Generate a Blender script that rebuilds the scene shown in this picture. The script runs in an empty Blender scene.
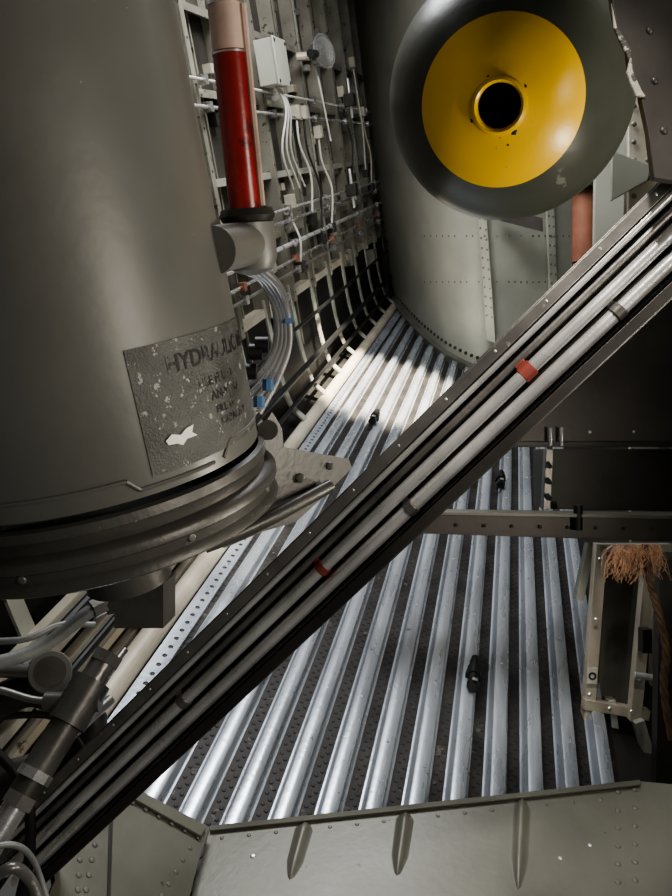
import bpy, math, random
from mathutils import Vector, Matrix
random.seed(4)
F=740.0
V=Vector
# ------------------------------------------------------------------ frames
d=V((181,740,308)).normalized()          # fore-aft axis of the bay seen from the station
n0=V((162800,-347820,740000)).normalized()  # normal of corrugated floor
x0=d.cross(n0).normalized()
a=math.radians(20)
w0=(n0*math.cos(a)-x0*math.sin(a)).normalized()  # true vertical
X0=d.cross(w0).normalized()
H=1.322
R=Matrix((X0,d,w0))                       # station frame -> world
CAM=V((0,0,1.6))
def st(v): return CAM+R@V(v)
def at(px,py,dep): return st(((px-336)/F*dep,dep,-(py-448)/F*dep))
def ray(px,py): return (R@V(((px-336)/F,1,-(py-448)/F)))
def hit(px,py,p,n):
    r=ray(px,py); return CAM+r*((p-CAM).dot(n)/r.dot(n))
N=R@n0; XD=R@x0; Y=V((0,1,0)); Z=V((0,0,1)); X=V((1,0,0))
O=CAM-N*H
def deck(px,py,h=0): return hit(px,py,O+N*h,N)
def dp(u,v,h=0): return O+XD*u+Y*v+N*h
def duv(p): q=p-O; return q.dot(XD),q.dot(Y)
CR=R@V((1,0,0)); CF=R@V((0,1,0)); CU=R@V((0,0,1))

# ------------------------------------------------------------------ materials
def mat(name,col,rough=.45,metal=0.0,var=.25,scale=8,bump=.05,chip=None,chipamt=.0,chipscale=30,streak=None):
    m=bpy.data.materials.new(name); m.use_nodes=True
    nt=m.node_tree; L=nt.links; b=nt.nodes['Principled BSDF']
    tc=nt.nodes.new('ShaderNodeTexCoord')
    n1=nt.nodes.new('ShaderNodeTexNoise'); n1.inputs['Scale'].default_value=scale; n1.inputs['Detail'].default_value=8
    if streak:
        mp=nt.nodes.new('ShaderNodeMapping'); mp.inputs['Scale'].default_value=streak
        L.new(tc.outputs['Object'],mp.inputs[0]); L.new(mp.outputs[0],n1.inputs['Vector'])
    else: L.new(tc.outputs['Object'],n1.inputs['Vector'])
    cr=nt.nodes.new('ShaderNodeValToRGB')
    cr.color_ramp.elements[0].position=.3; cr.color_ramp.elements[1].position=.7
    c=V(col)
    cr.color_ramp.elements[0].color=(*(c*(1-var)),1); cr.color_ramp.elements[1].color=(*[min(1,q) for q in c*(1+var)],1)
    L.new(n1.outputs['Fac'],cr.inputs[0]); out=cr.outputs[0]
    if chip:
        n2=nt.nodes.new('ShaderNodeTexNoise'); n2.inputs['Scale'].default_value=chipscale; n2.inputs['Detail'].default_value=6
        n2.inputs['Roughness'].default_value=.65
        L.new(tc.outputs['Object'],n2.inputs['Vector'])
        c2=nt.nodes.new('ShaderNodeValToRGB'); c2.color_ramp.elements[0].position=1-chipamt-.02; c2.color_ramp.elements[1].position=1-chipamt
        L.new(n2.outputs['Fac'],c2.inputs[0])
        mx=nt.nodes.new('ShaderNodeMix'); mx.data_type='RGBA'
        L.new(c2.outputs[0],mx.inputs['Factor']); L.new(out,mx.inputs[6]); mx.inputs[7].default_value=(*chip,1)
        out=mx.outputs[2]
    L.new(out,b.inputs['Base Color'])
    b.inputs['Roughness'].default_value=rough; b.inputs['Metallic'].default_value=metal
    mr=nt.nodes.new('ShaderNodeMapRange'); mr.inputs[3].default_value=max(.05,rough-.12); mr.inputs[4].default_value=min(1,rough+.15)
    L.new(n1.outputs['Fac'],mr.inputs[0]); L.new(mr.outputs[0],b.inputs['Roughness'])
    if bump:
        n3=nt.nodes.new('ShaderNodeTexNoise'); n3.inputs['Scale'].default_value=scale*12; n3.inputs['Detail'].default_value=4
        L.new(tc.outputs['Object'],n3.inputs['Vector'])
        bp=nt.nodes.new('ShaderNodeBump'); bp.inputs['Strength'].default_value=bump; bp.inputs['Distance'].default_value=.01
        L.new(n3.outputs['Fac'],bp.inputs['Height']); L.new(bp.outputs[0],b.inputs['Normal'])
    return m
M={}
M['tank']=mat('tank_paint',(.150,.148,.133),.40,.15,.16,5,.03,(.36,.34,.30),.275,45)
M['tankdk']=mat('tank_ring_paint',(.095,.091,.082),.38,.3,.25,12,.06,(.24,.22,.19),.3,40)
M['label']=mat('worn_label',(.085,.084,.078),.5,.2,.35,40,.2,(.32,.31,.28),.37,110)
M['ink']=mat('label_ink',(.006,.006,.006),.6,0,.2,40,0,(.10,.098,.09),.46,45)
M['chip']=mat('bare_chip',(.75,.74,.7),.5,.2,.1,40,0)
M['rib']=mat('rib_aluminium',(.60,.645,.70),.26,.65,.2,6,.05,(.22,.22,.23),.32,40,streak=(3,.5,3))
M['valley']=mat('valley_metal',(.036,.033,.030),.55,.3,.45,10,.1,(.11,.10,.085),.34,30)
M['green']=mat('primer_greygreen',(.42,.42,.355),.48,.1,.12,5,.03,(.14,.13,.1),.27,25)
M['frame']=mat('frame_primer',(.25,.235,.19),.42,.15,.3,7,.04,(.07,.06,.045),.36,25)
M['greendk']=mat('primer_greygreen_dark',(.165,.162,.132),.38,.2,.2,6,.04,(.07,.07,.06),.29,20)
M['cream']=mat('primer_cream',(.54,.49,.39),.42,.1,.18,7,.04,(.18,.15,.11),.3,25)
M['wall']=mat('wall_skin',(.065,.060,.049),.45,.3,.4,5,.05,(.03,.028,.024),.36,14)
M['dark']=mat('dark_brown_metal',(.045,.041,.037),.42,.3,.3,8,.05)
M['panel']=mat('panel_brown_grey',(.085,.076,.068),.42,.3,.2,6,.05)
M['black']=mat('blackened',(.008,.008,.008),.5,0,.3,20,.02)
M['beam']=mat('beam_metal',(.22,.21,.195),.33,.6,.4,12,.06,(.42,.39,.35),.32,40)
M['tube']=mat('tube_steel',(.72,.71,.69),.28,.6,.2,15,.04,(.12,.11,.10),.26,60)
M['silver']=mat('silver_tube',(.64,.63,.62),.25,.85,.12,15,.02)
M['red']=mat('red_fluid',(.24,.018,.015),.22,0,.3,14,.02,(.12,.01,.01),.4,12)
M['pink']=mat('faded_tube',(.50,.36,.30),.3,0,.25,20,.02)
M['redclip']=mat('red_clip',(.26,.06,.045),.4,0,.2,20,.02)
M['blue']=mat('blue_fitting',(.10,.20,.36),.35,.5,.2,20,.02)
M['yellow']=mat('yellow_paint',(.93,.56,.018),.30,0,.04,12,.03,(.05,.045,.03),.25,26)
M['olive']=mat('olive_paint',(.075,.080,.063),.32,.15,.2,6,.04,(.20,.20,.16),.28,12)
M['rust']=mat('rust_pipe',(.27,.11,.065),.55,.1,.3,10,.05)
M['rope']=mat('rope_fibre',(.13,.08,.045),.9,0,.4,60,.3)
M['fray']=mat('frayed_fibre',(.55,.33,.21),.9,0,.4,60,.1)
M['white']=mat('white_wire',(.62,.60,.54),.5,0,.1,20,0)
M['hose']=mat('grey_hose',(.25,.255,.25),.45,.3,.2,30,.1)
M['tape']=mat('peeling_tape',(.30,.28,.24),.6,0,.4,40,.3,(.04,.04,.035),.45,50)

# ------------------------------------------------------------------ mesh builder
class B:
    def __init__(s,*mats): s.v=[];s.f=[];s.m=[];s.cur=0;s.mats=list(mats)
    def use(s,k):
        if k not in s.mats: s.mats.append(k)
        s.cur=s.mats.index(k); return s
    def add(s,vs,fs):
        o=len(s.v); s.v+=[V(q) for q in vs]; s.f+=[tuple(i+o for i in f) for f in fs]; s.m+=[s.cur]*len(fs)
    def box(s,c,ax,ay,az):   # half-extent vectors
        vs=[c+ax*i+ay*j+az*k for i in(-1,1) for j in(-1,1) for k in(-1,1)]
        s.add(vs,[(0,1,3,2),(4,6,7,5),(0,4,5,1),(2,3,7,6),(0,2,6,4),(1,5,7,3)])
    def bar(s,p0,p1,w,h,up=Z):
        ax=(p1-p0); c=(p0+p1)/2; l=ax.normalized(); side=l.cross(up).normalized(); u=side.cross(l).normalized()
        s.box(c,ax/2,side*w/2,u*h/2)
    def prism(s,pts,vec):
        k=len(pts); vs=list(pts)+[p+vec for p in pts]
        fs=[tuple(range(k)),tuple(range(2*k-1,k-1,-1))]+[(i,(i+1)%k,(i+1)%k+k,i+k) for i in range(k)]
        s.add(vs,fs)
    def tube(s,pts,r,k=12,cap=True):
        pts=[V(p) for p in pts]; m=len(pts)
        rs=r if isinstance(r,(list,tuple)) else [r]*m
        t=(pts[1]-pts[0]).normalized(); u=t.orthogonal().normalized(); vs=[]
        for i,p in enumerate(pts):
            if i==0: t=(pts[1]-pts[0])
            elif i==m-1: t=(pts[-1]-pts[-2])
            else: t=(pts[i+1]-pts[i]).normalized()+(pts[i]-pts[i-1]).normalized()
            t.normalize(); u=(u-t*u.dot(t)).normalized(); q=t.cross(u)
            vs+=[p+(u*math.cos(2*math.pi*j/k)+q*math.sin(2*math.pi*j/k))*rs[i] for j in range(k)]
        fs=[(i*k+j,i*k+(j+1)%k,(i+1)*k+(j+1)%k,(i+1)*k+j) for i in range(m-1) for j in range(k)]
        if cap: fs+=[tuple(range(k))[::-1],tuple(range((m-1)*k,m*k))]
        s.add(vs,fs)
    def lathe(s,o,ax,prof,k=64,cap=True,ref=None):
        ax=ax.normalized(); u=(ref-ax*ref.dot(ax)).normalized() if ref else ax.orthogonal().normalized(); q=ax.cross(u); vs=[]
        for t,r in prof: vs+=[o+ax*t+(u*math.cos(2*math.pi*j/k)+q*math.sin(2*math.pi*j/k))*max(r,1e-5) for j in range(k)]
        m=len(prof)
        s.add(vs,[(i*k+j,i*k+(j+1)%k,(i+1)*k+(j+1)%k,(i+1)*k+j) for i in range(m-1) for j in range(k)]+([tuple(range(k))[::-1],tuple(range((m-1)*k,m*k))] if cap else []))
    def rivet(s,p,nn,r=.006,k=8,h=.5):
        nn=nn.normalized(); u=nn.orthogonal().normalized(); q=nn.cross(u)
        vs=[]
        for rr,hh in((1,0),(.75,h*.7)): vs+=[p+(u*math.cos(2*math.pi*j/k)+q*math.sin(2*math.pi*j/k))*r*rr+nn*r*hh for j in range(k)]
        vs.append(p+nn*r*h)
        s.add(vs,[(j,(j+1)%k,k+(j+1)%k,k+j) for j in range(k)]+[(k+j,k+(j+1)%k,2*k) for j in range(k)])
    def bead(s,p0,p1,nn,r,h=.6,k=10,mm=28):   # pressed stiffener bead with round ends, soft cross-section
        nn=nn.normalized(); l=(p1-p0); sd=l.normalized().cross(nn).normalized(); vs=[]
        for i in range(mm+1):
            t=i/mm; e=min(1,math.sqrt(max(0,t)/.14),math.sqrt(max(0,1-t)/.30))*(1-.2*t); e=max(e,.02)
            for j in range(k+1):
                q=-1+2*j/k; vs.append(p0+l*t+sd*q*r*e+nn*(.5+.5*math.cos(math.pi*q))*r*h*e)
        s.add(vs,[(i*(k+1)+j,i*(k+1)+j+1,(i+1)*(k+1)+j+1,(i+1)*(k+1)+j) for i in range(mm) for j in range(k)])
    def done(s,name,bevel=0,smooth=35):
        me=bpy.data.meshes.new(name); me.from_pydata(s.v,[],s.f)
        for k in s.mats: me.materials.append(M[k])
        for i,p in enumerate(me.polygons): p.material_index=s.m[i]; p.use_smooth=True
        import bmesh
        bm=bmesh.new(); bm.from_mesh(me); bmesh.ops.recalc_face_normals(bm,faces=bm.faces); bm.to_mesh(me); bm.free()
        me.set_sharp_from_angle(angle=math.radians(smooth))
        o=bpy.data.objects.new(name,me); bpy.context.scene.collection.objects.link(o)
        if bevel:
            b=o.modifiers.new('bevel','BEVEL'); b.width=bevel; b.segments=2; b.limit_method='ANGLE'; b.angle_limit=math.radians(40)
        return o
def cat(pts,sub=8):
    P=[V(p) for p in pts]; P=[P[0]*2-P[1]]+P+[P[-1]*2-P[-2]]; out=[]
    for i in range(1,len(P)-2):
        for j in range(sub):
            t=j/sub; a,b,c,e=P[i-1:i+3]
            out.append(.5*((2*b)+(c-a)*t+(2*a-5*b+4*c-e)*t*t+(3*b-a-3*c+e)*t**3))
    out.append(P[-2]); return out

# ------------------------------------------------------------------ FLOOR (corrugated)
uL,_=duv(deck(290,450)); uR,_=duv(deck(610,780)); S=.0865
_,vN=duv(deck(430,850)); vN-=.25; vF=6.3
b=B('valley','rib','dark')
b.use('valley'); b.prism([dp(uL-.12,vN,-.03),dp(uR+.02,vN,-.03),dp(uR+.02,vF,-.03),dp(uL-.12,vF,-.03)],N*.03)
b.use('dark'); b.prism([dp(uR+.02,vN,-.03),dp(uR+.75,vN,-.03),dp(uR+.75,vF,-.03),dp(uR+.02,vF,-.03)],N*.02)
nr=int((uR-uL)/S)
for i in range(nr+1):
    u=uR-.02-i*S
    if u<uL+.06: break
    hw,tw,hh=.024,.0145,.032
    b.use('rib')
    pr=[(-hw-.004,.0012),(-hw,.002),(-tw-.002,hh-.002),(-tw+.001,hh),(tw-.001,hh),(tw+.002,hh-.002),(hw,.002),(hw+.004,.0012)]
    vs=[dp(u+p,vN,q) for p,q in pr]+[dp(u+p,vF,q) for p,q in pr]
    b.add(vs,[(j,j+1,j+9,j+8) for j in range(7)])
    b.use('valley')
    vv=vN
    while vv<4.6:
        b.rivet(dp(u-S/2-.005,vv),N,.005,6); b.rivet(dp(u-S/2+.006,vv+.014),N,.005,6); vv+=.028
    b.use('tube'); vv=vN+random.random()*.2
    while vv<4.6: b.rivet(dp(u,vv,hh),N,.0035,6,.3); vv+=.21
b.use('cream')
b.tube([dp(uL,vN,.015),dp(uL,vF,.015)],.030,20)
b.use('rib'); b.prism([dp(uL+.035,vN,.001),dp(uL+.080,vN,.001),dp(uL+.080,vF,.001),dp(uL+.035,vF,.001)],N*.012)
b.use('black'); vv=vN
while vv<4.5:
    b.rivet(dp(uL+.060,vv,.013),N,.007,6,.2); vv+=.035
b.done('floor')

# ------------------------------------------------------------------ LEFT WALL
PW=dp(uL-.07,3); xW=PW.x
def wl(px,py,off=0): return hit(px,py,V((xW+off,0,0)),X)
zb=dp(uL-.07,0).z
vW=-.2
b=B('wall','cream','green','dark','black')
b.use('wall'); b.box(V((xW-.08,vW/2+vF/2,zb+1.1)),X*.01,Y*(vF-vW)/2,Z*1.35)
b.use('black'); b.box(V((xW-.065,vW/2+vF/2,zb+.20)),X*.006,Y*(vF-vW)/2,Z*.30)  # black sheet standing in for the shade behind the wall feet
yy=.0
frames=[]
while yy<vF:
    frames.append(yy)
    b.use('frame')
    b.box(V((xW-.035,yy,zb+1.48)),X*.035,Y*.004,Z*1.0)
    b.use('green' if len(frames)%3==0 else 'frame')
    b.box(V((xW,yy+.014,zb+1.48)),X*.003,Y*.018,Z*1.0)
    b.use('frame')
    b.box(V((xW-.06,yy+.19,zb+1.35)),X*.010,Y*.006,Z*1.12)
    b.use('dark')
    for k in range(15): b.rivet(V((xW+.003,yy+.014,zb+.52+k*.14)),X,.006,6)
    # curved foot from frame to floor edge
    b.use('green')
    pts=cat([V((xW-.02,yy,zb+.56)),V((xW-.015,yy,zb+.38)),V((xW-.005,yy,zb+.22)),V((xW+.02,yy,zb+.09)),dp(uL-.01,yy,.045)],5)
    for i in range(len(pts)-1): b.bar(pts[i],pts[i+1]+(pts[i+1]-pts[i])*.1,.044,.008,X)
    if len(frames)%2:
        b.use('frame'); b.box(V((xW-.02,yy+.2,zb+.40+.1*(len(frames)%3))),X*.03,Y*.03,Z*.05)
    # clips / small brackets in the bay
    for k in range(9):
        b.use(random.choice(('frame','green','dark','cream','dark')))
        b.box(V((xW-.055,yy+random.uniform(.05,.34),zb+.65+k*.19+random.uniform(-.05,.05))),X*.018,Y*random.uniform(.012,.035),Z*random.uniform(.01,.035))
    yy+=.37
for z,kk,dd in((.52,'cream',.018),(.80,'frame',.012),(1.05,'green',.012),(1.35,'frame',.012),(1.62,'frame',.012)):
    b.use(kk); b.box(V((xW-.045,(vF+vW)/2,zb+z)),X*.024,Y*(vF-vW)/2,Z*.004); b.box(V((xW-.020,(vF+vW)/2,zb+z-.012)),X*.003,Y*(vF-vW)/2,Z*dd)
# near lower longitudinal ribs
b.use('cream')
for k in range(5): b.box(V((xW+.012,(.2+2.0)/2,zb-.01+k*.055)),X*.014,Y*(2.0-.2)/2,Z*.010)
b.done('wall_left')

# ------------------------------------------------------------------ BACK WALL
b=B('green','greendk','cream')
bp=[deck(384,290),deck(400,312),deck(414,329),deck(430,345),deck(452,362),deck(485,377),deck(525,384),deck(570,386),deck(640,384)]
bp=cat(bp,6)
k=len(bp)
b.use('green')
for off in(0,.03):
    vs=[p-Z*.1+Y*off for p in bp]+[p+Z*2.6+Y*off for p in bp]
    b.add(vs,[(i,i+1,k+i+1,k+i) for i in range(k-1)])
b.use('greendk')
for i in range(k-1): # foot angle
    b.bar(bp[i]+Z*.03-Y*.02,bp[i+1]+Z*.03-Y*.02,.05,.05)
b.use('dark')
for i in range(0,k-1):
    b.rivet(bp[i]+Z*.11-Y*.005,-Y,.012,6)
def bh(px,py,off=.012):   # point on bulkhead curve
    for i in range(k-1):
        p,q=bp[i],bp[i+1]; nn=(q-p).cross(Z).normalized(); h_=hit(px,py,p,nn); t=(h_-p).dot((q-p))/((q-p).dot(q-p))
        if t>=-.05 and t<1.05:
            nn=nn if nn.dot(CAM-h_)>0 else -nn
            return h_+nn*off,nn,(q-p).normalized()
    return None
for x,wd_ in((490,.028),(552,.025)):
    r_=bh(x,300,.014)
    if r_:
        p,nn,tt=r_; z0=-.1+zb+.2; p=V((p.x,p.y,0)); b.use('green'); b.box(p+Z*(z0+1.4),tt*wd_,nn*.010,Z*1.55)
        b.use('greendk')
        for j in range(50):
            for s_ in(-.6,.6): b.rivet(p+Z*(z0+j*.055)+tt*wd_*s_+nn*.010,nn,.007,6)
for y_ in(236,282):
    b.use('greendk')
    for x_ in range(425,590,6):
        r_=bh(x_,y_,.002)
        if r_: b.rivet(r_[0],r_[1],.007,6)
b.use('panel')
for x in(462,522):
    r_=bh(x,219,.02)
    if r_: p,nn,tt=r_; b.box(p,tt*.12,nn*.008,Z*.035)
b.done('wall_back')

# right wall
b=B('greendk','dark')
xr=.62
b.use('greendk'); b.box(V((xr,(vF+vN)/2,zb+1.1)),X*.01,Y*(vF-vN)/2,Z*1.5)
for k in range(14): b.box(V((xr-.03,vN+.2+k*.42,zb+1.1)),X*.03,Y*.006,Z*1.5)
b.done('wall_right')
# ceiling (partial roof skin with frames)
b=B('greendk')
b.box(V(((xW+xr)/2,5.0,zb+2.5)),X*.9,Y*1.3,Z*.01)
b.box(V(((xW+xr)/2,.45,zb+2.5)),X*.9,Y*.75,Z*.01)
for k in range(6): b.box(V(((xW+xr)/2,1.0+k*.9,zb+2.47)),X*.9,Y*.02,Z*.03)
b.done('ceiling')

# ------------------------------------------------------------------ TANK
C0=at(104,480,.76)
Adn=(R@V((.150,.27,-.93))).normalized(); RT=.163
toc=(CAM-C0); toc=(toc-Adn*toc.dot(Adn)).normalized(); tq=Adn.cross(toc).normalized()
if tq.dot(CR)<0: tq=-tq
def tp(phi,t,r=RT): return C0+Adn*t+(toc*math.cos(phi)+tq*math.sin(phi))*r
def thit(px,py,r=RT):
    rr=ray(px,py).normalized(); o=CAM-C0; oo=o-Adn*o.dot(Adn); dd=rr-Adn*rr.dot(Adn)
    A=dd.dot(dd);Bq=2*oo.dot(dd);Cq=oo.dot(oo)-r*r; D=Bq*Bq-4*A*Cq
    D=max(D,0)
    s=(-Bq-math.sqrt(D))/(2*A); p=CAM+rr*s-C0
    return math.atan2(p.dot(tq),p.dot(toc)),p.dot(Adn)
b=B('tank','tankdk','label','ink','chip')
b.use('tank'); b.lathe(C0,Adn,[(-.80,.02),(-.79,.09),(-.76,.145),(-.72,RT),(-.02,RT)],96)
b.use('tankdk')
b.lathe(C0,Adn,[(-.014,RT),(-.012,RT+.005),(-.004,RT+.006),(.0,RT+.003),(.008,RT+.002),(.011,RT+.011),(.014,RT+.013),(.020,RT+.013),(.023,RT+.008),(.032,RT+.006),(.036,RT+.010),(.041,RT+.011),(.045,RT+.004),(.048,RT-.02),(.062,RT-.07),(.070,.03),(.072,.01)],96,cap=False)
# raised seam bead
b.use('tank')
def arc(p0,p1,t0,t1,r,rad,m=16): b.tube([tp(p0+(p1-p0)*i/m,t0+(t1-t0)*i/m,r) for i in range(m+1)],rad,8)
arc(-.7,.10,-.037,-.037,RT,.0022); arc(.10,.16,-.037,-.027,RT,.0022,4); arc(.16,.62,-.027,-.027,RT,.002)
arc(.70,.78,-.027,-.040,RT,.002,4); arc(.78,1.35,-.040,-.040,RT,.002)
for ph in(-.5,.35,1.05): 
    p=tp(ph,.026,RT+.007); b.rivet(p,p-C0-Adn*(p-C0).dot(Adn),.0045)
# label
pa,ta=thit(126,350); pb,tb=thit(150,478)
ph0=(pa+pb)/2; ph1=ph0+1.14; t0=ta; t1=tb
b.use('label'); m=24; vs=[]
vs=[tp(ph0+(ph1-ph0)*i/m,t,RT+.0009) for t in(t0,t1) for i in range(m+1)]
b.add(vs,[(i,i+1,m+2+i,m+1+i) for i in range(m)])
def text(body,size,ph,t,key,sx=1.0):
    cu=bpy.data.curves.new('t','FONT'); cu.body=body; cu.size=size; cu.align_x='LEFT'; cu.resolution_u=3; cu.offset=size*.02
    o=bpy.data.objects.new('t',cu); bpy.context.scene.collection.objects.link(o); bpy.context.view_layer.update()
    me=bpy.data.meshes.new_from_object(o.evaluated_get(bpy.context.evaluated_depsgraph_get()))
    b.use(key)
    b.add([tp(ph+q.co.x*sx/RT,t-q.co.y,RT+.0013) for q in me.vertices],[tuple(p.vertices) for p in me.polygons])
    bpy.data.objects.remove(o)
hh=t1-t0
text('HYDRAULIC RES.',.0205,ph0+.20,t0+hh*.25,'ink',.95)
text('USE FLUID',.0115,ph0+.38,t0+hh*.44,'ink')
text('AN-VV-O',.0115,ph0+.46,t0+hh*.57,'ink')
text('FILL TO',.0100,ph0+.48,t0+hh*.69,'ink')
text('CAPACITY',.0100,ph0+.5,t0+hh*.80,'ink')
# paint chip
b.use('chip'); cp,ct=thit(180,437); 
sh=[(-.09,-.001),(-.05,-.005),(0,-.002),(.04,-.006),(.09,-.007),(.07,-.001),(.10,.003),(.03,.003),(0,.007),(-.03,.004),(-.08,.003)]
b.add([tp(cp+x,ct+y,RT+.0022) for x,y in sh],[tuple(range(len(sh)))])
# base outlet block
b.use('tankdk'); q=at(146,600,.82); b.box(q,CR*.026,CU*.024,CF*.03)
b.tube([C0+Adn*.065,C0+Adn*.115],.045,24)
# mounting bracket to the brace
b.use('tankdk')
pl=[(262,428),(272,412),(281,428),(283,447),(349,459),(352,468),(318,502),(296,522),(262,532),(225,548),(205,545),(250,495)]
b.prism([at(x,y,.80+ (x-205)*.0006) for x,y in pl],CF*.016)
b.tube([at(205,546,.775),at(240,533,.79),at(275,516,.81),at(330,486,.86)],.008,10)
b.tube([at(268,430,.79),at(268,430,.84)],.011,12)
b.use('tank'); b.rivet(at(268,470,.83),-CF,.007); b.rivet(at(300,478,.85),-CF,.006); b.rivet(at(330,466,.87),-CF,.005)
b.done('hydraulic_reservoir',smooth=40)

# ------------------------------------------------------------------ sight tube
T0=at(222,-30,.70); T1=at(247,213,.76)
def tl(f): return T0+(T1-T0)*f
ta_=(T1-T0).normalized()
b=B('silver','pink','red','tankdk','tank')
b.use('silver'); b.tube([tl(-.3),tl(.14)],.0195,32)
b.use('pink'); b.tube([tl(.14),tl(.32)],.0175,32)
b.use('red'); b.tube([tl(.32),tl(.99)],.0178,32)
b.use('silver'); b.tube([tl(.325),tl(.333)],.0185,32)
b.use('pink'); b.tube([tl(.15)+CR*.017-CF*.008,tl(.98)+CR*.017-CF*.008],.0035,8)
b.use('dark'); b.lathe(T1,ta_,[(-.004,.018),(-.004,.026),(.003,.029),(.008,.026),(.011,.024)],32)
b.use('tank'); b.lathe(T1,ta_,[(.010,.027),(.045,.027),(.056,.022),(.061,.012),(.062,.001)],32)
b.tube([T1+ta_*.03,tp(1.1,thit(215,250)[1],RT-.003)],.022,24)
b.done('sight_tube')

# silver bent lines below the sight tube
b=B('silver','blue','black')
for i in range(4):
    o=i*7
    b.use('silver')
    b.tube(cat([at(240+o,268,.84),at(262+o*.8,280+o*.3,.88),at(276+o*.5,310,.92),at(276+o*.6,345,.95),at(262+o*.7,372+o*.4,.96),at(238+o,392+o,.96)],8),.0052,12)
for x,y in((283,300),(287,318),(268,385),(259,402)):
    b.use('blue'); p=at(x,y,.93); b.tube([p-CU*.007,p+CU*.007],.0075,8)
b.use('black')
for x,y in((256,352),(250,372),(262,345)): p=at(x,y,.90); b.tube([p-CR*.008,p+CR*.008],.010,12)
b.done('hydraulic_lines')

# ------------------------------------------------------------------ BOMB
nose=at(499,106,1.0); ax=(at(510,95,1.165)-nose).normalized()
b=B('black','yellow','olive')
def sp(r): return .186-math.sqrt(.186**2-r*r)-.002
b.use('black'); b.lathe(nose,ax,[(.09,.001),(.088,.028),(.004,.0285)],64,cap=False)
b.use('yellow'); b.lathe(nose,ax,[(.004,.0285),(-.003,.030),(-.005,.0325),(-.003,.036),(.001,.038)]+[(sp(r),r) for r in(.042,.06,.075,.09,.10,.108,.1115)],96,cap=False)
b.use('olive'); b.lathe(nose,ax,[(sp(r),r) for r in(.1115,.125,.137,.148,.158,.166,.173,.179,.183)]+[(.165,.1855),(.20,.186),(.40,.186),(.60,.180),(.80,.160),(.98,.128),(1.1,.095),(1.12,.09),(1.35,.07),(1.352,.01)],96,cap=False)
for j in range(4):
    an=math.pi/4+j*math.pi/2; u=ax.orthogonal().normalized(); q=ax.cross(u); rd=u*math.cos(an)+q*math.sin(an); sd=ax.cross(rd)
    b.prism([nose+ax*.98+rd*.10,nose+ax*1.12+rd*.2,nose+ax*1.38+rd*.2,nose+ax*1.38+rd*.05],sd*.004)
b.use('black')
u=ax.orthogonal().normalized(); q=ax.cross(u)
for an,l,rr_ in((.3,.006,.039),(1.9,.009,.039),(2.4,.004,.039),(3.6,.006,.039),(5.2,.005,.039),(2.2,.003,.052)):
    rd=u*math.cos(an)+q*math.sin(an); b.rivet(nose+rd*rr_+ax*(sp(rr_)-.0002),rd*(rr_/.186)-ax,l*.6,5,.15)
b.use('olive')
for t in(.30,.72):
    b.tube([nose+ax*t+CU*.17,nose+ax*t+CU*.218],.014,12)
b.done('aerial_bomb',smooth=30)
b=B('dark')
pr0=nose+ax*.2+CU*.245; pr1=nose+ax*1.0+CU*.245
b.bar(pr0,pr1,.06,.05,CU)
for t in(.05,.75): q=nose+ax*(.22+t)+CU*.25; b.bar(q,V((q.x,q.y,zb+2.5)),.03,.03,Y)
b.done('bomb_rack',.003)

# ------------------------------------------------------------------ DIAGONAL BRACE
E0=at(760,150,.84); E1=at(10,868,1.16)
el=(E1-E0).normalized()
vdir=(CAM-(E0+E1)/2).normalized()
eu=el.cross(vdir).normalized()
if eu.dot(CU)<0: eu=-eu
ef=eu.cross(el).normalized()
if ef.dot(vdir)<0: ef=-ef
def ep(s,u=0,f=0): return E0+(E1-E0)*s+eu*u+ef*f
def ebar(u,f,w,h,k,s0=0,s1=1): # w along u, h along f
    b.use(k); c=(ep(s0,u,f)+ep(s1,u,f))/2; b.box(c,(E1-E0)*(s1-s0)/2,eu*w/2,ef*h/2)
b=B('beam','tube','redclip','black','dark')
ebar(0,-.02,.108,.004,'dark')
ebar(.052,-.002,.004,.038,'beam'); ebar(.045,.018,.014,.003,'beam')
b.use('tube'); b.tube([ep(0,.0335,.012),ep(1,.0335,.012)],.0050,20)
ebar(-.052,.0,.004,.040,'dark'); ebar(-.046,.020,.014,.003,'dark')
for u,f,r,k in((.019,.004,.0060,'beam'),(.001,.012,.0085,'tube'),(-.022,.008,.0090,'tube'),(-.037,.000,.0045,'beam')):
    b.use(k); b.tube([ep(0,u,f),ep(1,u,f)],r,20)
for s_,u,k,w_ in((.245,.001,'redclip',.009),(.50,.001,'redclip',.006),(.40,-.022,'beam',.006),(.70,.001,'beam',.007),(.16,-.022,'beam',.006)):
    b.use(k); c=ep(s_,u,.010); b.tube([c-el*w_,c+el*w_],.0108,20); b.box(c+eu*.009-ef*.006,el*w_*.8,eu*.006,ef*.006)
b.use('tube')
for k in range(17): b.rivet(ep(.02+k*.058,.046,.0195),ef,.0022,6)
b.done('diagonal_brace',.0008)

# ------------------------------------------------------------------ gusset, cross bar, box
b=B('panel','beam','tube','dark')
b.use('panel')
b.prism([at(430,447,2.1),at(548,447,2.1),at(720,447,2.1),at(720,205,2.1),at(640,262,2.1)],CF*.012)  # triangular gusset plate, top edge hidden behind the brace
b.use('dark'); b.bar(at(430,444,2.09),at(720,444,2.09),.03,.012,CU)
b.use('tube')
for x in(551,562): b.tube([at(x,446,2.07),at(x,428,2.07)],.005,8)
for x in range(590,720,44): b.rivet(at(x,432,2.095),-CF,.005)
b.done('gusset_panel',.001)
b=B('black','dark')
b.use('dark')
b.prism([at(546,449,2.13),at(720,449,2.13),at(720,512,2.13),at(546,509,2.13)],CF*.14)
b.use('beam'); b.prism([at(546,449,2.115),at(554,449,2.115),at(551,510,2.115),at(543,510,2.115)],CF*.03)
b.use('dark')
for y in(462,478,494): b.tube([at(547,y,2.1),at(551,y+6,2.1)],.006,8)
b.done('equipment_box',.003)
b=B('beam')
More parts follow.
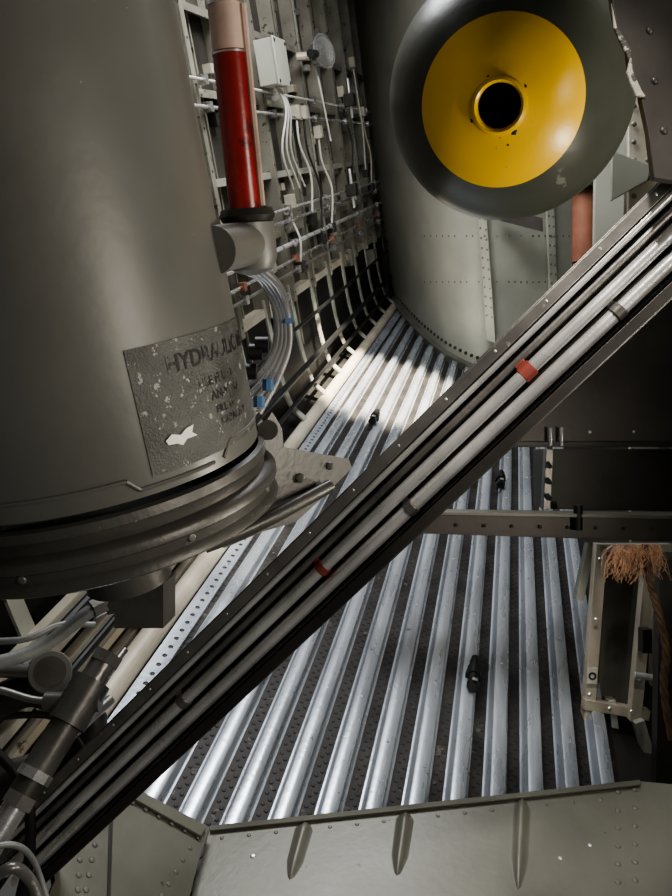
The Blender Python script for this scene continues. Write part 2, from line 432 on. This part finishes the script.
b.use('panel'); b.prism([at(382,512,2.0),at(720,517,2.0),at(720,543,2.0),at(372,532,2.0)],CF*.05)
b.use('greendk'); b.prism([at(382,511,1.97),at(720,516,1.97),at(720,520,1.97),at(382,514,1.97)],CF*.10)
b.use('dark')
for x in range(400,700,28): b.rivet(at(x,524+ (x-400)*.02,1.995),-CF,.005)
b.use('black'); b.tube([at(578,505,1.98),at(578,530,1.98)],.012,12)
b.done('cross_beam',.001)

# ------------------------------------------------------------------ right side frame, rope
b=B('cream','green','dark','black','tube')
def strip(x0,y0,x1,y1,w,dep,k,th=.03,dep1=None):
    b.use(k); p0=at(x0,y0,dep);p1=at(x1,y1,dep1 or dep); l=(p1-p0).normalized(); sd=l.cross(CF).normalized()*w/2*dep/F
    b.prism([p0-sd,p0+sd,p1+sd,p1-sd],CF*th)
strip(602,544,588,738,11,1.95,'cream')
strip(592,544,580,600,8,1.99,'green')
strip(585,705,650,716,10,1.94,'cream')
strip(652,549,636,722,11,1.92,'cream')
strip(600,548,672,548,8,1.95,'green')
strip(640,722,660,790,10,1.9,'green')
strip(612,700,622,785,7,1.96,'tube')
strip(668,560,664,800,16,1.75,'dark')
b.use('greendk'); b.prism([at(601,549,2.05),at(645,549,2.05),at(640,705,2.05),at(592,705,2.05)],CF*.01)
b.use('cream'); b.prism([at(655,560,2.15),at(700,560,2.15),at(700,760,2.15),at(648,760,2.15)],CF*.02)
b.use('dark'); b.prism([at(660,600,2.14),at(700,600,2.14),at(700,680,2.14),at(656,680,2.14)],CF*.005)
b.use('white'); b.prism([at(588,668,1.93),at(598,668,1.93),at(597,684,1.93),at(587,684,1.93)],CF*.004)
b.use('black'); b.lathe(at(592.5,676,1.927),-CF,[(0,.010),(.002,.010),(.002,.006),(0,.006)],20,cap=False)
b.use('tube')
for x,y in((600,560),(596,620),(590,695),(650,570),(641,680),(610,709),(632,712)): b.rivet(at(x,y,1.915),-CF,.006)
b.use('dark'); b.box(at(645,640,1.88),CR*.012,CU*.03,CF*.015); b.use('tube'); b.tube([at(634,675,1.88),at(655,678,1.88)],.009,10)
b.done('hatch_frame',.001)
b=B('rope','fray')
b.use('rope'); L_=cat([at(645,545,1.7),at(650,580,1.68),at(658,610,1.66),at(666,650,1.65),at(664,690,1.65),at(672,740,1.65)],14)
for ph in range(3):
    pts=[]
    for i,p in enumerate(L_):
        an=i*.5+ph*2.094; pts.append(p+CR*math.cos(an)*.0045+CF*math.sin(an)*.0045)
    b.tube(pts,.005,8)
b.use('fray')
for i in range(230):
    p=at(random.uniform(612,662),random.uniform(543,552),1.7+random.uniform(-.02,.02))
    q=p-CU*random.uniform(.02,.08)+CR*random.uniform(-.03,.03)
    b.tube(cat([p,(p+q)/2+CR*random.uniform(-.015,.015)+CF*random.uniform(-.01,.01),q],4),.0008,4)
b.done('frayed_rope')

# ------------------------------------------------------------------ near frame member along the bottom
g0=at(200,826,1.42); g1=at(645,782,1.50); g2=at(430,930,1.22)
gn=(g1-g0).cross(g2-g0).normalized()
if gn.dot(CAM-g0)<0: gn=-gn
def gp(px,py,off=0): return hit(px,py,g0+gn*off,gn)
b=B('greendk','dark','tube','green')
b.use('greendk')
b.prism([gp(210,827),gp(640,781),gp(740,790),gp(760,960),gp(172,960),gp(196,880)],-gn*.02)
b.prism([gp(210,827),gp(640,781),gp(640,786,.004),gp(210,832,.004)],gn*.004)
for q in(((306,822),(290,880)),((406,812),(397,876)),((522,798),(518,890))):
    b.bead(gp(*q[0]),gp(*q[1]),gn,.018,.6)
for x0_,y0_ in((618,792),(635,790)): 
    for k in range(6): b.rivet(gp(x0_,y0_+k*18),gn,.006)
for k in range(15): b.rivet(gp(222+k*27,838-k*2.75),gn,.0042)
b.use('tube'); b.rivet(gp(253,856),gn,.006); b.rivet(gp(560,858),gn,.004); b.rivet(gp(590,845),gn,.004)
b.done('lower_frame_member',.001)
b=B('greendk','dark','tube')
c0=at(115,778,1.36); c1=at(208,828,1.38); c2=at(110,930,1.13); cn=(c1-c0).cross(c2-c0).normalized()
if cn.dot(CAM-c0)<0: cn=-cn
def cp_(px,py,off=0): return hit(px,py,c0+cn*off,cn)
b.use('greendk')
b.prism([cp_(40,792),cp_(114,777),cp_(210,827),cp_(199,860),cp_(174,960),cp_(20,960),cp_(55,880)],-cn*.015)
b.prism([cp_(114,779,.003),cp_(205,828,.003),cp_(200,838,.003),cp_(112,789,.003)],cn*.006)
b.use('tank')
for i in range(7): b.rivet(cp_(120+i*13,795+i*7,.002),cn,.0055)
for i in range(7): b.rivet(cp_(104-i*3,800+i*15),cn,.0055); b.rivet(cp_(84-i*1,800+i*15),cn,.0055)
for i in range(6): b.rivet(cp_(190-i*7,848+i*12),cn,.005)
for i in range(4): b.rivet(cp_(62+i*4,812-i*3),cn,.007)
b.use('dark'); b.prism([cp_(110,784,.001),cp_(114,784,.001),cp_(109,940,.001),cp_(106,940,.001)],cn*.0015)
b.done('corner_gusset_plate',.001)

# ------------------------------------------------------------------ lower-left plumbing
b=B('hose','tankdk','silver','beam')
b.use('hose'); b.tube(cat([at(-60,668,.86),at(0,662,.88),at(45,645,.9),at(85,615,.92),at(100,606,.93)],8),.0085,16)
b.use('beam'); b.tube([at(92,610,.925),at(112,600,.94)],.0125,6); b.use('tankdk'); b.tube([at(106,603,.94),at(140,596,.95)],.016,12)
b.use('hose'); b.tube(cat([at(-50,640,1.05),at(20,640,1.05),at(60,625,1.08),at(95,625,1.1)],8),.005,12)
b.done('hydraulic_hose')
b=B('silver','tankdk','beam','tank')
q0=at(-25,872,.95);q1=at(118,640,1.12); 
def aq(f): return q0+(q1-q0)*f
b.use('silver'); b.tube([aq(-.1),aq(.26)],.017,24); b.use('beam'); b.tube([aq(.25),aq(.30)],.023,6)
b.use('dark'); b.tube([aq(.30),aq(.36)],.020,20); b.use('silver'); b.tube([aq(.36),aq(.40)],.024,8)
b.use('tankdk'); b.tube([aq(.40),aq(.62)],.022,20); b.tube([aq(.60),aq(.80)],.028,20)
b.use('beam'); b.tube([aq(.80),aq(.9)],.020,16); b.tube([aq(.7)-CR*.05,aq(.7)+CR*.03],.014,12)
b.use('beam'); b.tube([aq(.88),aq(.93)],.024,6)
b.done('hydraulic_actuator')
b=B('tank','rust','beam')
p=at(50,672,1.25); fx=(CAM-p).normalized()
b.use('tank'); b.lathe(p,fx,[(-.02,.03),(0,.036),(.004,.034),(.004,.026)],32); b.use('panel'); b.lathe(p+fx*.0045,fx,[(0,.026),(.0,.001)],32,cap=False)
b.use('beam'); b.tube([p-fx*.02,V((xW+.03,p.y,p.z))],.012,12)
b.done('pulley_disc')
b=B('beam','silver','hose','black','rust')
for pts,r,k in (
  ([(-20,770,1.2),(30,760,1.2),(70,735,1.25),(110,700,1.35)],.010,'beam'),
  ([(-20,720,1.3),(25,715,1.3),(60,720,1.3),(90,755,1.3)],.006,'dark'),
  ([(-20,850,.9),(14,845,.92),(34,862,.95),(50,910,.95)],.004,'hose'),
  ([(-20,890,.9),(10,868,.9),(30,880,.92),(42,910,.92)],.007,'beam'),
  ([(-10,745,1.1),(25,790,1.1),(30,850,1.1),(20,900,1.1)],.008,'black'),
  ([(0,700,1.3),(40,690,1.3),(90,720,1.33),(60,800,1.3),(10,830,1.25)],.03,'dark'),
  ([(0,790,1.32),(40,770,1.32),(90,740,1.34)],.03,'dark'),
  ([(0,690,1.2),(50,700,1.2),(105,672,1.25),(125,650,1.3)],.006,'beam')):
    b.use(k); b.tube(cat([at(*q) for q in pts],8),r,12)
b.done('plumbing_cluster')

# ------------------------------------------------------------------ wall equipment
b=B('cream','dark','white','silver','black')
p=wl(272,64,.07); b.use('green'); b.box(p,X*.04,Y*.085,Z*.085); b.box(p+X*.042,X*.004,Y*.09,Z*.09)
b.use('dark')
for i in(-1,1):
    for j in(-1,1): b.rivet(p+X*.046+Y*.075*i+Z*.075*j,X,.009,8)
b.use('white')
for k in range(3): b.tube(cat([p-Z*.08+Y*(.02*k),p-Z*.18+Y*(.03*k)+X*.03,p-Z*.34+Y*(.07*k-.05),p-Z*.50+Y*(.03+.10*k)],6),.005,8)
b.done('junction_box',.004)
b=B('silver','black','white','cream')
p=wl(322,52,.14); fx=(V((.9,-.45,.1))).normalized()
b.use('silver'); b.lathe(p,fx,[(-.06,.02),(-.05,.05),(0,.075),(.015,.08),(.018,.072)],32); b.use('beam'); b.lathe(p+fx*.019,fx,[(0,.07),(-.012,.03),(-.012,.001)],32,cap=False)
b.use('cream'); b.tube([p-fx*.05,V((xW+.01,p.y,p.z))],.02,10); b.use('black'); b.tube([p-Y*.25-Z*.03,p-fx*.03],.018,10)
b.use('white'); b.tube(cat([p-fx*.06,p-Z*.2-X*.03,p-Z*.40+Y*.1-X*.04],6),.005,8)
b.done('inspection_lamp')
b=B('tube','redclip','white','silver')
for i,(x,y,k,r) in enumerate(((330,196,'tube',.006),(330,206,'silver',.008),(330,226,'tube',.010),(330,240,'silver',.007),(330,250,'beam',.006),(330,104,'white',.005),(330,120,'tube',.006))):
    p=wl(x,y,.03); b.use(k); b.tube([V((p.x,1.2,p.z)),V((p.x,6.1,p.z))],r,10)
    b.use('rust' if i==3 else 'silver')
    for f in frames[3::2]: b.box(V((p.x,f+.02,p.z)),X*.014,Y*.014,Z*.016)
b.done('pipe_run')
# electrical wiring down the wall bays with clamps
b=B('white','dark','cream','silver')
for x,y,l,k in((296,110,.5,'white'),(303,110,.62,'dark'),(318,130,.5,'white'),(341,90,.5,'dark'),(352,60,.7,'white'),(362,110,.5,'cream'),(290,200,.3,'white')):
    p=wl(x,y,.03); b.use(k)
    b.tube(cat([p,p-Z*l*.3+Y*random.uniform(-.05,.05),p-Z*l*.6+Y*random.uniform(-.05,.05)+X*.02,p-Z*l],6),.006,8)
    b.use('cream'); b.box(p-Z*l*.02,X*.02,Y*.025,Z*.03); b.use('dark'); b.box(p-Z*l,X*.02,Y*.03,Z*.025)
b.done('electrical_wiring',.002)
b=B('black','dark','rust','tube')
for x,y,r in((340,330,.014),(345,345,.010),(330,300,.009)):
    p=wl(x,y,.05); b.use('black'); b.tube([V((p.x,1.0,p.z)),V((p.x,6.0,p.z))],r,10)
for x,y in((390,235),(402,240),(398,262),(350,100),(352,190),(410,270)):
    p=wl(x,y,.08); b.use('dark'); b.box(p,X*.03,Y*.04,Z*.035); b.use('tube'); b.tube([p-Z*.1,p+Z*.12],.010,8)
b.done('control_rod_linkage',.004)

# red-brown pipe and pale structure behind the bomb
b=B('rust','dark')
b.use('rust'); b.tube([at(586,120,3.0),at(584,262,3.05)],.05,24); b.use('dark'); b.tube([at(585,182,3.0),at(585,190,3.0)],.056,24)
b.use('rust'); b.tube([at(584,262,3.05),V((at(584,262,3.05).x,at(584,262,3.05).y,O.z+.1))],.045,16)
b.done('brown_duct')
b=B('cream','green','greendk','tube')
b.use('cream'); b.prism([at(628,60,2.3),at(655,60,2.3),at(662,640,2.3),at(632,640,2.3)],CF*.02)
b.use('green'); b.prism([at(596,100,2.5),at(628,100,2.5),at(622,270,2.5),at(594,270,2.5)],CF*.02)
b.prism([at(612,150,2.28),at(650,165,2.28),at(648,180,2.28),at(612,200,2.28)],CF*.02)
b.use('greendk')
for k in range(9): b.rivet(at(634,70+k*18,2.295),-CF,.009); b.rivet(at(648,70+k*18,2.295),-CF,.009)
b.done('support_post',.002)
b=B('panel','tape','dark')
b.use('dark')
pl=[(604,-60),(612,0),(616,24),(628,50),(630,72),(640,92),(648,130),(654,178),(730,190),(730,-60)]
b.prism([at(x,y,.80) for x,y in pl],CF*.01)
b.use('tape'); b.prism([at(x,y,.797) for x,y in((612,2),(617,26),(631,48),(633,70),(642,90),(646,96),(636,96),(627,72),(630,60),(614,26))],CF*.004)
b.use('dark'); 
for x,y in((650,30),(655,80),(664,130)): b.rivet(at(x,y,.799),-CF,.004)
b.done('rack_side_plate',.001)

# small black connectors on the floor ribs
def conn(px,py,s):
    b=B('black','white','tube'); p=deck(px,py,.05)
    b.use('black'); b.tube([p-Y*.05*s,p+Y*.05*s],.016*s,12); b.tube([p-Y*.02*s,p+Y*.02*s],.021*s,12)
    b.tube([p-Y*.075*s,p-Y*.05*s],.019*s,6); b.tube([p+Y*.05*s,p+Y*.07*s],.012*s,10)
    b.box(p-N*.014*s,XD*.022*s,Y*.012*s,N*.008*s)
    b.use('tube'); b.tube([p-Y*.062*s+N*.02*s,p-Y*.058*s+N*.026*s],.008*s,8)
    b.done('cable_connector')
conn(474,672,.85); conn(501,478,.9); conn(375,416,1.0)

# ------------------------------------------------------------------ lights
def area(name,loc,target,size,sy,power,col):
    l=bpy.data.lights.new(name,'AREA'); l.shape='RECTANGLE'; l.size=size; l.size_y=sy; l.energy=power; l.color=col
    o=bpy.data.objects.new(name,l); o.location=loc; o.rotation_euler=(target-loc).to_track_quat('-Z','Y').to_euler()
    bpy.context.scene.collection.objects.link(o)
area('added_overhead_area',V((-.40,2.6,zb+2.4)),dp((uL+uR)/2-.2,2.4),.7,1.7,66,(.96,.97,1))  # added soft key lamp overhead, out of view, lights the ribbed floor
area('added_side_area',st((.86,.80,-.12)),at(500,150,1.05),.11,.13,10,(1,.93,.80))  # small added lamp off to the right, placed for the bomb nose glint
area('added_side_area',st((1.0,-.15,.10)),at(300,300,.9),.4,.4,8,(1,.93,.82))  # added frontal fill, out of view, for the tank and yellow nose
def spot(name,loc,tgt,en,ang,col,bl=.5,sz=.04):
    l=bpy.data.lights.new(name,'SPOT'); l.energy=en; l.color=col; l.spot_size=math.radians(ang); l.spot_blend=bl; l.shadow_soft_size=sz
    o=bpy.data.objects.new(name,l); o.location=loc; o.rotation_euler=(tgt-loc).to_track_quat('-Z','Y').to_euler()
    bpy.context.scene.collection.objects.link(o)
spot('added_spot',V((.25,3.0,zb+2.3)),dp(uL+.24,3.7),3000,23,(1,.90,.74))  # added spot standing in for sun on the floor's left strip
spot('added_spot',V((.4,1.4,zb+2.3)),dp(uL+.40,1.9),400,22,(1,.95,.88))  # second added spot, brightens the near left ribs
spot('added_spot',st((.12,.35,.80)),at(560,330,.92),40,36,(1,.95,.87),.9,.03)  # added spot that streaks highlights along the brace tubes
wd=bpy.data.worlds.new('World'); bpy.context.scene.world=wd; wd.use_nodes=True
wd.node_tree.nodes['Background'].inputs[0].default_value=(.90,.90,.88,1); wd.node_tree.nodes['Background'].inputs[1].default_value=.09

# ------------------------------------------------------------------ camera
cd=bpy.data.cameras.new('camera'); co=bpy.data.objects.new('camera',cd); bpy.context.scene.collection.objects.link(co)
cd.sensor_fit='VERTICAL'; cd.sensor_height=36; cd.lens=36*F/896; cd.clip_start=.02
mw=Matrix((CR,CU,-CF)).transposed().to_4x4(); mw.translation=CAM; co.matrix_world=mw
bpy.context.scene.camera=co
try:
    bpy.context.scene.view_settings.look='AgX - Medium High Contrast'
    bpy.context.scene.view_settings.exposure=.1
except Exception: pass
